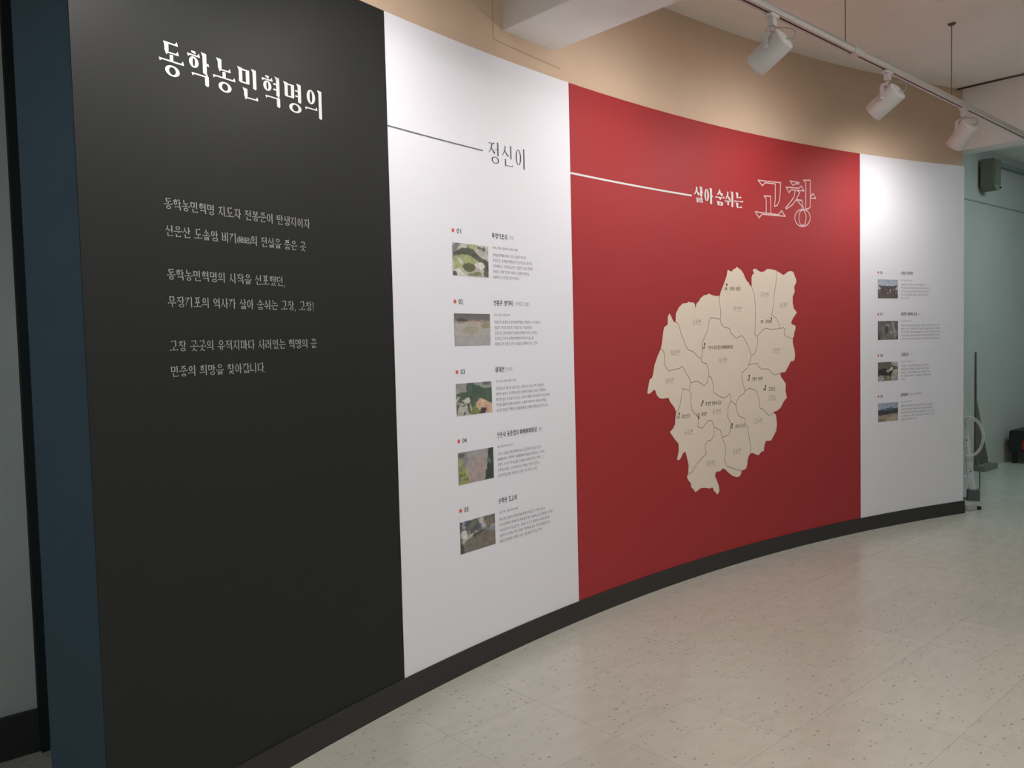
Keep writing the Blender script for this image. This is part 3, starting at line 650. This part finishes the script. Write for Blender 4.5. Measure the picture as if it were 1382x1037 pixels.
IT = [
 (1.875, '01', '무장기포지', 6.986, '(사적)', 7.033, 7.056, '전북 고창군 공음면 구암리 일원',
  [('동학농민혁명사에서 가장 중요한 역사의', 7.112), ('현장으로, 동학농민혁명군이 전국적으로 봉기를', 7.155), ('선언하면서 〈무장포고문〉 발표한 곳이 무장현', 7.159), ('관아다. 무장기포의 의의는 고창의 민중을', 7.132), ('동원하여 군사조직을 갖추게 되었다.', 7.063)]),
 (1.580, '02', '전봉준 생가터', 7.0115, '(전라북도 기념물)', 7.136, 6.993, '전북 고창군 고창읍 당촌',
  [('전봉준이 출생하고 동학농민혁명을 준비하는 시기들에서', 7.208), ('중요한 생가로 역사적 가치를 지닌 기념지이다.', 7.1475), ('고창군은 고부농민봉기 동학농민혁명 당시의 생가를', 7.178), ('추진하고 전국의 동학농민혁명의 역사적 장소를', 7.153), ('복원하고자 전봉준 생가 기념관을 계획해 나가고 있다.', 7.187)]),
 (1.285, '03', '왕제산', 6.944, '(여시뫼)', 7.004, 7.022, '전북 고창군 공음면 신대리 산 일원',
  [('무장읍성은 평지로 넓은 터로, 농민군이 처음 훈련 고산천을', 7.220), ('에워싼 골짜기 꽃 무장읍성과 인접해 있음이 지리는 문헌에서', 7.237), ('확인된 당시 이곳들은 있고도, 농민군 외에도 역사적인 약 수십여명', 7.263), ('한양을 돌며 있으며 이로부터, 시흥의 의의까지 찾아와 문화를', 7.2395), ('중요한 인물로 혁명으로 활동범위를 넓히며 영향을 미치게 된다.', 7.2545)]),
 (0.9935, '04', '선운사 동불암지 마애여래좌상', 7.1627, '(보물)', 7.205, 6.991, '전북 고창군 아산면 선운사',
  [('선운사 도솔암 옆에 절벽에 높이 십오미터 불상을 새겼던', 7.190), ('마애불이다. 하단부 실록별당에 이름을 이른다는 소문이', 7.216), ('돌면서 이 때 꺼낸 비결로 고창들이 퍼져나갔다고 한다. 그', 7.207), ('이후에 동학은 고창에 들어온 세력을 갖추어 있었고', 7.175), ('농민군에 입교하는 이들까지 구제할 것을 외치고 나선다.', 7.162)]),
 (0.698, '05', '손화중 도소터', 7.010, None, 0, 7.0136, '전북 고창군 성송면 괴치리 양실',
  [('현재 농민군들에게 인원이 활동과 함께 처음으로 전개된 모습을', 7.209), ('동학농민혁명 주역이자 손화중이 많은 들어올 도소였음에 두 번을', 7.266), ('시작으로 이곳을 옮겼다. 이에로 도소가 있어던 농나라 관계는', 7.244), ('남아있지 않지만, 현재 사적이 청년회에 모여 고부 동학농민군에', 7.241), ('이끌어 당당하게 시작하는 좋은 것을 할만 한 것이고 한다.', 7.190)]),
]
for k, (h, num, hd, hx, par, px, sx, sub, rows) in enumerate(IT):
    flat('red_dot', [[(6.635+.0085*cos(2*pi*i/20), h+.0085*sin(2*pi*i/20)) for i in range(20)]], OI, M_dot, p2)
    sans('item_number', [(num, 6.6575, 6.6845, h-.0105, h+.0105)], OI, M_ink, p2, .005)
    gothic('heading_text', [(hd, 6.882, hx, h-.0125, h+.0125)], OI, M_head, p2, .15, .12)
    if par: gothic('heading_note', [(par, hx+.009, px, h-.010, h+.008)], OI, M_ink2, p2, .08, .07)
    gothic('address_text', [(sub, 6.883, sx, h-.058, h-.0475)], OI, M_ink2, p2, .12, .10)
    gothic('caption_text', [(t, 6.8835, x, h-.0915-.0243*i, h-.0775-.0243*i) for i, (t, x) in enumerate(rows)], OI, M_ink2, p2, .10, .085)
    b0, b1, ops, amp, ns, lb = PH[k]
    photo(p2, 6.627, 6.855, h-.0495, h-.186, (b0, b1), ops, 11+k, amp, ns, lb)
IT4 = [
 (1.842, '06', '손화중 피체지', 10.785, None, 0, 10.777, '전북 고창군 부안면 송현리', [('동학농민혁명군 실패 이후 고창군 부안면 안현리로 피신', 10.926), ('했던 손화중이 이씨의 재실에 은거하다 체포된 곳이다. 묘지기', 10.976), ('이모가 밀고로, 손화중은 붙잡혀 전주감영 이송된다. 비석', 10.957), ('있다 고창 유적지임을 알려주는 안내판 곳곳에 있음', 10.955), ('볼 수 있다.', 10.744)]),
 (1.5445, '07', '무장현 관아와 읍성', 10.8326, '(사적)', 10.878, 10.7645, '전북 고창군 무장면', [('무장현, 군사행정중심지였던 읍성으로 사적이다. 갑오년 농민군이 그 해에', 11.076), ('점령한   곳이다. 선정비 많이 있어 관아의 위엄을 엿볼 수 있는 자리임', 11.0765), ('그 안에 동헌이 있으며, 일본군 지배에서 소실되었으나 성곽 발굴조사로 지킨', 11.097), ('한 번에 읍성을, 농민군이 입성하여 사흘간 이곳에 머무르던 역사를', 11.081), ('고스란히 살린 복원 공사를 진행하고 있다. 관람객이 찾아오는 곳이다.', 11.089)]),
 (1.249, '08', '고창읍성', 10.7356, '(사적)', 10.785, 10.781, '전북 고창군 고창읍 읍내', [('고창읍성은 왜침을 막기위해 축조된 석성으로 유명', 10.958), ('하며 농민군이 무장에서, 흥덕을 거쳐 이동하며', 10.962), ('무혈입성. 옥에 갇힌 동학교도들 석방하고 이어', 10.969), ('다시 흥덕으로 떠난다. 고창읍성에 주둔하던 곳에', 10.986), ('있다.', 10.702)]),
 (0.954, '09', '흥덕관아', 10.7315, '(전라북도 유형문화재)', 10.892, 10.767, '전북 고창군 흥덕면', [('흥덕현의 관아 건물로 동헌만 남았으며 농민군이 고창에서', 11.007), ('정읍으로 이동한다는 과정에, 주민들과 함께 합류하며 점령', 11.003), ('관아에서 무기를 획득한 농민군은 이동하며 의기 높인 역사가', 11.020), ('서린 건물이며 조선 후기의 관아 양식을, 고스란히 지니고 있다', 11.028), ('건축물로 지정 보존되고 있다.', 10.828)]),
]
for k, (h, num, hd, hx, par, px, sx, sub, rows) in enumerate(IT4):
    flat('red_dot', [[(10.404+.008*cos(2*pi*i/20), h+.008*sin(2*pi*i/20)) for i in range(20)]], OI, M_dot, p4)
    sans('item_number', [(num, 10.4265, 10.4525, h-.0105, h+.0105)], OI, M_ink, p4, .005)
    gothic('heading_text', [(hd, 10.6525, hx, h-.0125, h+.0125)], OI, M_head, p4, .16, .13)
    if par: gothic('heading_note', [(par, hx+.010, px, h-.009, h+.008)], OI, M_ink2, p4, .08, .07)
    gothic('address_text', [(sub, 10.6525, sx, h-.057, h-.047)], OI, M_ink2, p4, .12, .10)
    gothic('caption_text', [(t, 10.6525, x, h-.0905-.0245*i, h-.0765-.0245*i) for i, (t, x) in enumerate(rows)], OI, M_ink2, p4, .10, .085)
    b0, b1, ops, amp, ns, lb = PH4[k]
    photo(p4, 10.399, 10.620, h-.0495, h-.184, (b0, b1), ops, 31+k, amp, ns, lb)

# ------------------------------------------------------------ the county map on the red panel
def seg(k, rev=False):
    l = ML[k]; q = [((l[i]+8000)/1000, l[i+1]/1000) for i in range(0, len(l), 2)]
    return q[::-1] if rev else q
def loop(spec):
    out = []
    for t in spec.split():
        q = seg(t.lstrip('-'), t[0] == '-')
        out += q if not out else q[1:]
    if math.hypot(out[0][0]-out[-1][0], out[0][1]-out[-1][1]) < 1e-4: out = out[:-1]
    return out
cmap = flat('county_map', [loop('o12 o23 o34 o45 o56 o67 o78 o89 o910 o1011 o1112 o121')], OI, M_map, p3)
DIST = ['o12 b -c -a', 'o23 e f -d -b', 'o34 g -h -e', 'o45 -i -g', 'h i o56 -k -j -f', 'k o67 -m -l', 'm o78 -A -n', 'c d j l n o p -q',
        'w -x -v -t -r -p', '-o A o89 -z -w', 'x z o910 -y', 'v y o1011 -u', 's t u o1112', 'o121 a q r -s']
for d in DIST: flat('district', [loop(d)], OI+.0005, M_map, cmap)
bl = []
for k in 'abcdefghijklmnopqrstuvwxyzA': bl += ribbon(seg(k), .0052)
flat('border_line', bl, OI+.0010, M_bord, cmap)
for t, (a, b) in MLAB: gothic('district_name', [(t, (a+8000)/1000-.042, (a+8000)/1000+.042, b/1000-.017, b/1000+.017)], OI+.0012, M_faint, cmap, .12, .10)
for n, t, mk, nb, ts, te in SITES:
    sans('site_number', [(n, (nb[0]+8000)/1000-.012, (nb[0]+8000)/1000+.014, nb[1]/1000-.010, nb[1]/1000+.010)], OI+.0012, M_ink, cmap, .012)
    gothic('site_name', [(t, (ts[0]+8000)/1000, (te[0]+8000)/1000, ts[1]/1000-.0125, ts[1]/1000+.0125)], OI+.0012, M_ink, cmap, .13, .11)
    x, y = (mk[0]+8000)/1000, mk[1]/1000
    flat('map_pin', [[(x, y-.012), (x+.008, y+.004), (x, y+.012), (x-.008, y+.004)]], OI+.0012, M_ink, cmap)

# ------------------------------------------------------------ ceiling track with its spotlights
TD = Vector((.7365, .6764, 0)).normalized(); TN = Vector((TD.y, -TD.x, 0)); TO = Vector((1.146, 3.547, 2.775))
JT = (Vector((1.737, 4.058, 2.775))-TO).dot(TD)
def on_track(t): return TO+TD*t
trk = empty('track_rail', on_track(JT), 'long white lighting track hung from the ceiling on thin rods', 'light track')
trk2 = empty('track_rail', on_track(JT), 'short white lighting track on the near side of the ceiling beam, left of the photo', 'light track')
def rail_piece(a, b, name='rail_section', trk=trk):
    bm = bmesh.new(); c = (on_track(a)+on_track(b))/2-on_track(JT); L = TD*(b-a)/2
    for sx in (-1, 1):   # side flanges leaving an open slot underneath
        bm_box(bm, c+TN*sx*.0115+Vector((0, 0, .014)), L, TN*.0065, (0, 0, .014))
    bm_box(bm, c+Vector((0, 0, .025)), L, TN*.018, (0, 0, .004))
    return mesh_of(name, bm, M_rail, trk)
def slot_piece(a, b, trk=trk):
    bm = bmesh.new(); c = (on_track(a)+on_track(b))/2-on_track(JT)
    bm_box(bm, c+Vector((0, 0, .006)), TD*(b-a)/2, TN*.0052, (0, 0, .0062)); return mesh_of('track_slot', bm, M_slot, trk)
E1 = 3.50
rail_piece(-3.6, -.86, trk=trk2); rail_piece(-.34, JT-.035); rail_piece(JT+.035, E1)
bm = bmesh.new(); bm_box(bm, Vector((0, 0, .013)), TD*.034, TN*.020, (0, 0, .016)); mesh_of('coupler', bm, M_rail, trk)
LT = [-3.15, -2.30, -1.45, 0.0, 1.160, 2.262]
cuts = [-3.6, -.86, -.34]+[x for t in LT for x in (t-.04, t+.04)]+[JT-.035]
cuts = sorted(cuts+[JT+.035, E1])
for a, b in zip(cuts[::2], cuts[1::2]): slot_piece(a, b, trk2 if b < -.8 else trk)
for t in (-2.85, -1.1, -.2, JT-.10, 2.06):
    tr = trk2 if t < -.8 else trk
    p = on_track(t)-on_track(JT)
    bm = bmesh.new(); bm_tube(bm, [p+Vector((0, 0, .028)), p+Vector((0, 0, CH-2.775-.004))], .0028, 8); mesh_of('hanger_rod', bm, M_rod, tr)
    bm = bmesh.new(); bm_tube(bm, [p+Vector((0, 0, CH-2.775-.012)), p+Vector((0, 0, CH-2.775-.001))], [.014, .024], 12); mesh_of('ceiling_mount', bm, M_rod, tr)

def spotlight(t, label, tilt=0.0, power=100, spread=90, aim_h=1.7, pan=0.0):
    base = on_track(t)
    root = empty('track_spotlight', base, label, 'spotlight', 'spotlights on the ceiling track')
    r = Vector((base.x-CX, base.y-CY, 0)).normalized()              # towards the wall
    r = (Matrix.Rotation(radians(pan), 3, 'Z') @ r)
    sd = Vector((r.y, -r.x, 0))
    bm = bmesh.new(); bm_box(bm, Vector((0, 0, -.0088)), TD*.035, TN*.0165, (0, 0, .008))
    bm_box(bm, Vector((0, 0, -.032)), TD*.016, TN*.014, (0, 0, .020))
    bmesh.ops.bevel(bm, geom=list(bm.edges), offset=.002, segments=2, affect='EDGES')
    mesh_of('track_adapter', bm, M_lamp, root)
    tube('swivel', [(0, 0, -.050), (0, 0, -.066)], .007, M_lamp, root, 12)
    piv = Vector((0, 0, -.150)); hw = .056
    # yoke: flat strap bent in a U
    bm = bmesh.new()
    path = [piv-sd*hw, piv-sd*hw+Vector((0, 0, .062)), piv-sd*(hw-.016)+Vector((0, 0, .078)), piv+sd*(hw-.016)+Vector((0, 0, .078)), piv+sd*hw+Vector((0, 0, .062)), piv+sd*hw]
    for a, b in zip(path, path[1:]):
        d = (b-a); n = d.normalized().cross(r)
        bm_box(bm, (a+b)/2, d/2+d.normalized()*.001, r*.0105, n*.0014)
    mesh_of('yoke', bm, M_lamp, root)
    # head
    wall_p = base+r*((R-math.hypot(base.x-CX, base.y-CY))); wall_p.z = aim_h
    ax = (wall_p-(base+piv)).normalized()
    bm = bmesh.new(); back = piv-ax*.062; front = piv+ax*.095; n = 28
    x = sd; y = ax.cross(x).normalized()
    prof = [(-.070, .001), (-.070, .040), (-.066, .050), (-.060, .053), (.088, .053), (.095, .0525), (.095, .047), (.050, .044), (.035, .030), (.028, .001)]
    rings = [[bm.verts.new(piv+ax*a+x*rr*cos(2*pi*k/n)+y*rr*sin(2*pi*k/n)) for k in range(n)] for a, rr in prof]
    for a, b in zip(rings, rings[1:]):
        for k in range(n): bm.faces.new((a[k], a[(k+1) % n], b[(k+1) % n], b[k]))
    bmesh.ops.recalc_face_normals(bm, faces=bm.faces)
    hd = mesh_of('lamp_head', bm, M_lamp, root, True)
    for s_ in (-1, 1): tube('pivot_knob', [piv+sd*s_*(hw-.003), piv+sd*s_*(hw+.010)], .008, M_lamp, root, 12)
    bm = bmesh.new(); bm_tube(bm, [piv+ax*.040, piv+ax*.046], [.034, .036], 20); mesh_of('lamp_bulb', bm, M_bulb, root)
    # supply cable loop
    q = [Vector((0, 0, -.060))-r*.006, Vector((0, 0, -.066))-r*.05+TD*.02, Vector((0, 0, -.085))-r*.085+TD*.03, Vector((0, 0, -.12))-r*.085+TD*.02, piv-ax*.066-r*.004]
    sm = []
    for i in range(len(q)-1):
        p0, p1_, p2_, p3_ = q[max(i-1, 0)], q[i], q[i+1], q[min(i+2, len(q)-1)]
        for j in range(6):
            u = j/6; sm.append(.5*((2*p1_)+(p2_-p0)*u+(2*p0-5*p1_+4*p2_-p3_)*u*u+(3*p1_-p0-3*p2_+p3_)*u**3))
    sm.append(q[-1]); tube('cable', sm, .0022, M_cable, root, 6)
    l = bpy.data.lights.new('spot', 'SPOT'); l.energy = power; l.spot_size = radians(spread); l.spot_blend = 1.0; l.shadow_soft_size = .03
    l.color = (1.0, .965, .945)
    o = bpy.data.objects.new('spot_beam', l); COL.objects.link(o); o.parent = root; o.location = piv+ax*.105
    o.rotation_euler = ax.to_track_quat('-Z', 'Y').to_euler()
    return root
M_bulb = mat('warm_bulb', (.9, .85, .75), .3, .5)
nb = M_bulb.node_tree.nodes['Principled BSDF']; nb.inputs['Emission Color'].default_value = (1, .9, .75, 1); nb.inputs['Emission Strength'].default_value = 6
M_cable = mat('grey_cable', (.42, .40, .38), .5, .4)
spotlight(LT[0], 'white track spotlight at the near end of the track, beyond the left of the photo', power=PW[0], aim_h=AH, spread=SPR)
spotlight(LT[1], 'white track spotlight aimed at the charcoal panel, out of the picture above', power=PW[1], aim_h=AH, spread=SPR)
spotlight(LT[2], 'white track spotlight aimed at the left white panel, beside the ceiling beam', power=PW[2], aim_h=AH, spread=SPR)
spotlight(LT[3], 'white track spotlight nearest the camera, above the map side of the red panel', power=PW[3], aim_h=AH, spread=SPR)
spotlight(LT[4], 'white track spotlight in the middle of the three seen, over the red panel edge', power=PW[4], aim_h=AH, spread=SPR)
spotlight(LT[5], 'white track spotlight farthest right, in front of the pale header beam', power=PW[5], aim_h=AH-.1, spread=SPR, pan=-13)

# ------------------------------------------------------------ next room: speaker, ladder, cable coil, board, crate
def wall_pt(t, z=0, off=0): return WA+WD*t+WN*off+Vector((0, 0, z))
M_spk = mat('speaker_beige', (.20, .185, .14), .6, .3)
T_S = 8.45
def build_speaker():
    root = empty('wall_speaker', wall_pt(T_S, 2.80, 0), 'beige box speaker mounted high on the far wall beside the header', 'speaker')
    o = Vector(root.location)
    prof = []
    hw, dp, z0, z1 = .090, .13, 0, .31
    # rounded-bottom cabinet, outline in the wall plane extruded into the room
    out = [(-hw, z1), (hw, z1), (hw, z0+.05), (hw-.03, z0+.012), (hw-.07, z0), (-hw+.07, z0), (-hw+.03, z0+.012), (-hw, z0+.05)]
    bm = bmesh.new(); bm_poly_prism(bm, [WD*a+Vector((0, 0, z))+WN*.02 for a, z in out], WN, dp)
    bmesh.ops.bevel(bm, geom=list(bm.edges), offset=.006, segments=2, affect='EDGES'); mesh_of('cabinet', bm, M_spk, root)
    bm = bmesh.new(); bm_box(bm, WN*(dp+.022)+Vector((0, 0, .175)), WD*.072, WN*.003, (0, 0, .115)); mesh_of('grille', bm, mat('grille_cloth', (.165, .155, .115), .8, .2, .5, 900), root)
    bm = bmesh.new(); bm_box(bm, WN*.010+Vector((0, 0, .17)), WD*.05, WN*.010, (0, 0, .06)); mesh_of('bracket', bm, M_dark, root)
    bm = bmesh.new(); bm_tube(bm, [WN*(dp+.02)+WD*.065+Vector((0, 0, .030)), WN*(dp+.032)+WD*.065+Vector((0, 0, .030))], .009, 12); mesh_of('knob', bm, M_dark, root)
build_speaker()

M_alu = mat('ladder_white', (.62, .66, .66), .45, .5)
M_foot = mat('grey_rubber', (.11, .12, .125), .6, .3)
M_step = mat('step_tread', (.30, .27, .26), .7, .3)
def build_ladder():
    # A-frame ladder standing behind the free end of the curved wall, seen from its right-hand side
    root = empty('step_ladder', (3.81, 6.74, 0), 'white step ladder half hidden behind the right end of the curved wall', 'ladder')
    B = Vector(root.location)
    L = Vector((-.93, .36, 0)).normalized(); D = Vector((.36, .93, 0)).normalized()   # L: across the steps (to the left), D: away from the camera
    H = 1.25; x0, xt = .0, -.155                         # right rail leans left as it rises
    rt = lambda z: L*(-.016+ .10*z)+D*(.09*z)
    W_ = .46
    lf = lambda z: L*(W_-.150*z*.6)+D*(.16*z)
    def strap(name, fa, z0, z1, m, wd=.024, th=.013):
        bm = bmesh.new(); a, b = fa(z0)+Vector((0, 0, z0)), fa(z1)+Vector((0, 0, z1)); d = (b-a); bm_box(bm, (a+b)/2, d/2, L*wd, D*th)
        bmesh.ops.bevel(bm, geom=list(bm.edges), offset=.003, segments=1, affect='EDGES')
        return mesh_of(name, bm, m, root)
    strap('front_rail', rt, .06, H, M_alu); strap('front_rail', lf, .06, H, M_alu)
    rr = lambda z: L*(.05+.13*z)+D*(.75-.40*z); lr = lambda z: L*(W_-.13*z*.6)+D*(.75-.40*z)
    strap('rear_rail', rr, .05, H, M_alu, .018, .010); strap('rear_rail', lr, .05, H, M_alu, .018, .010)
    for z in (.16, .42, .68, .94):
        a, b = rt(z), lf(z); bm = bmesh.new(); bm_box(bm, (a+b)/2+D*.03+Vector((0, 0, z)), (b-a)/2, D*.055, (0, 0, .032)); st = mesh_of('step', bm, M_alu, root)
    a, b = rt(H), lf(H); bm = bmesh.new(); bm_box(bm, (a+b)/2+D*.05+Vector((0, 0, H+.01)), (b-a)/2+L*.03, D*.14, (0, 0, .02)); mesh_of('top_platform', bm, M_alu, root)
    for fa in (rt, lf):
        bm = bmesh.new(); bm_box(bm, fa(.03)+Vector((0, 0, .045)), L*.045, D*.034, (0, 0, .045)); mesh_of('rubber_foot', bm, M_foot, root)
    for fa in (rr, lr):
        bm = bmesh.new(); bm_box(bm, fa(.03)+Vector((0, 0, .025)), L*.022, D*.018, (0, 0, .025)); mesh_of('rubber_foot', bm, M_foot, root)
    for z in (.24, .50, .76, 1.0):
        bm = bmesh.new(); p = rt(z)+Vector((0, 0, z))-D*.014; bm_tube(bm, [p, p-D*.006], .006, 8); mesh_of('bolt', bm, M_foot, root)
build_ladder()
# cable coil hung on the ladder
def ringpts(c, a, b, ra, rb, n=40, j=0): return [c+a*ra*cos(2*pi*i/n)+b*rb*sin(2*pi*i/n) for i in range(n+1)]
LL = Vector((-.93, .36, 0)).normalized()
cc = Vector((3.745, 6.68, .54))
bm = bmesh.new()
for k, (dr, dz) in enumerate(((0, 0), (.006, .004), (-.004, -.007))):
    bm_tube(bm, ringpts(cc+Vector((.006*k-.006, -.004*k, dz)), LL, Vector((0, 0, 1)), .108+dr, .158+dr), .0055, 7, False)
tag(mesh_of('cable_coil', bm, mat('ivory_cable', (.58, .60, .55), .5, .4), None, True), 'ivory cable coil hanging on the right side of the white ladder', 'cable')
# thin blue cord trailing to the floor
tag(tube('cord', [(3.93, 6.86, .30), (3.942, 6.85, .2), (3.93, 6.83, .10), (3.90, 6.80, .03), (3.87, 6.79, .006), (3.72, 6.82, .006)], .006, mat('blue_cord', (.06, .13, .16), .5, .4)), 'thin dark blue cord dangling to the floor beside the ladder foot', 'cord')
# small grey power adapter on the floor by the wall end
ad = empty('power_adapter', (3.575, 6.36, 0), 'small grey adapter with a black plug on the floor at the wall end', 'adapter')
bm = bmesh.new(); bm_box(bm, (0, 0, .024), (.050, .012, 0), (-.008, .03, 0), (0, 0, .024)); bmesh.ops.bevel(bm, geom=list(bm.edges), offset=.006, segments=2, affect='EDGES'); mesh_of('housing', bm, mat('adapter_grey', (.42, .43, .43), .5, .4), ad)
bm = bmesh.new(); bm_box(bm, (.072, .012, .014), (.022, .004, 0), (-.005, .016, 0), (0, 0, .012)); mesh_of('plug', bm, M_dark, ad)
# dark cut board standing against the far wall, seen past the ladder
def build_board():
    root = empty('cut_board', wall_pt(8.30, 0, .005), 'dark brown cut board standing against the far wall behind the ladder', 'board')
    prof = [(0, .055), (0, 1.2), (.007, 1.2), (.02, .72), (.31, .10), (.31, .055)]
    bm = bmesh.new(); bm_poly_prism(bm, [WD*a+Vector((0, 0, z)) for a, z in prof], WN, .012)
    mesh_of('panel', bm, mat('brown_board', (.13, .112, .09), .7, .3, .3, 40, .15, 8), root)
    bm = bmesh.new(); bm_box(bm, WD*.16+WN*.05+Vector((0, 0, .027)), WD*.17, WN*.05, (0, 0, .0275)); mesh_of('floor_shadow_bar', bm, mat('shadow_grey', (.20, .19, .165), .7, .3), root)  # grey bar standing for the board's shadow on the floor
build_board()
def build_stand():
    root = empty('low_stand', wall_pt(9.42, 0, .26), 'low black stand with a red end plate at the foot of the far wall', 'stand')
    m = mat('black_plastic', (.015, .02, .02), .5, .4)
    bm = bmesh.new(); bm_box(bm, (0, 0, .235), WD*.36, WN*.20, (0, 0, .115)); bmesh.ops.bevel(bm, geom=list(bm.edges), offset=.01, segments=2, affect='EDGES'); mesh_of('top_box', bm, m, root)
    for a in (-1, 1):
        for c in (-1, 1):
            bm = bmesh.new(); bm_box(bm, WD*a*.31+WN*c*.16+Vector((0, 0, .060)), WD*.02, WN*.02, (0, 0, .060)); mesh_of('leg', bm, m, root)
    bm = bmesh.new(); bm_box(bm, WD*-.364+WN*.05+Vector((0, 0, .20)), WD*.004, WN*.12, (0, 0, .045)); mesh_of('end_plate', bm, mat('red_paint', (.42, .02, .025), .4, .5), root)['label'] = 'red end plate'
build_stand()
# trunking and paint line on the far wall
bm = bmesh.new(); bm_box(bm, wall_pt(9.9, 3.12, .02), WD*1.35, WN*.02, (0, 0, .022)); tag(mesh_of('trim_2', bm, mat('trunking', (.22, .25, .25), .6, .3)), kind='structure')
bm = bmesh.new(); bm_box(bm, wall_pt(9.7, 2.70, .004), WD*1.9, WN*.004, (0, 0, .006)); tag(mesh_of('trim_3', bm, mat('wall_seam', (.28, .31, .30), .7, .3)), kind='structure')
finish_sans()
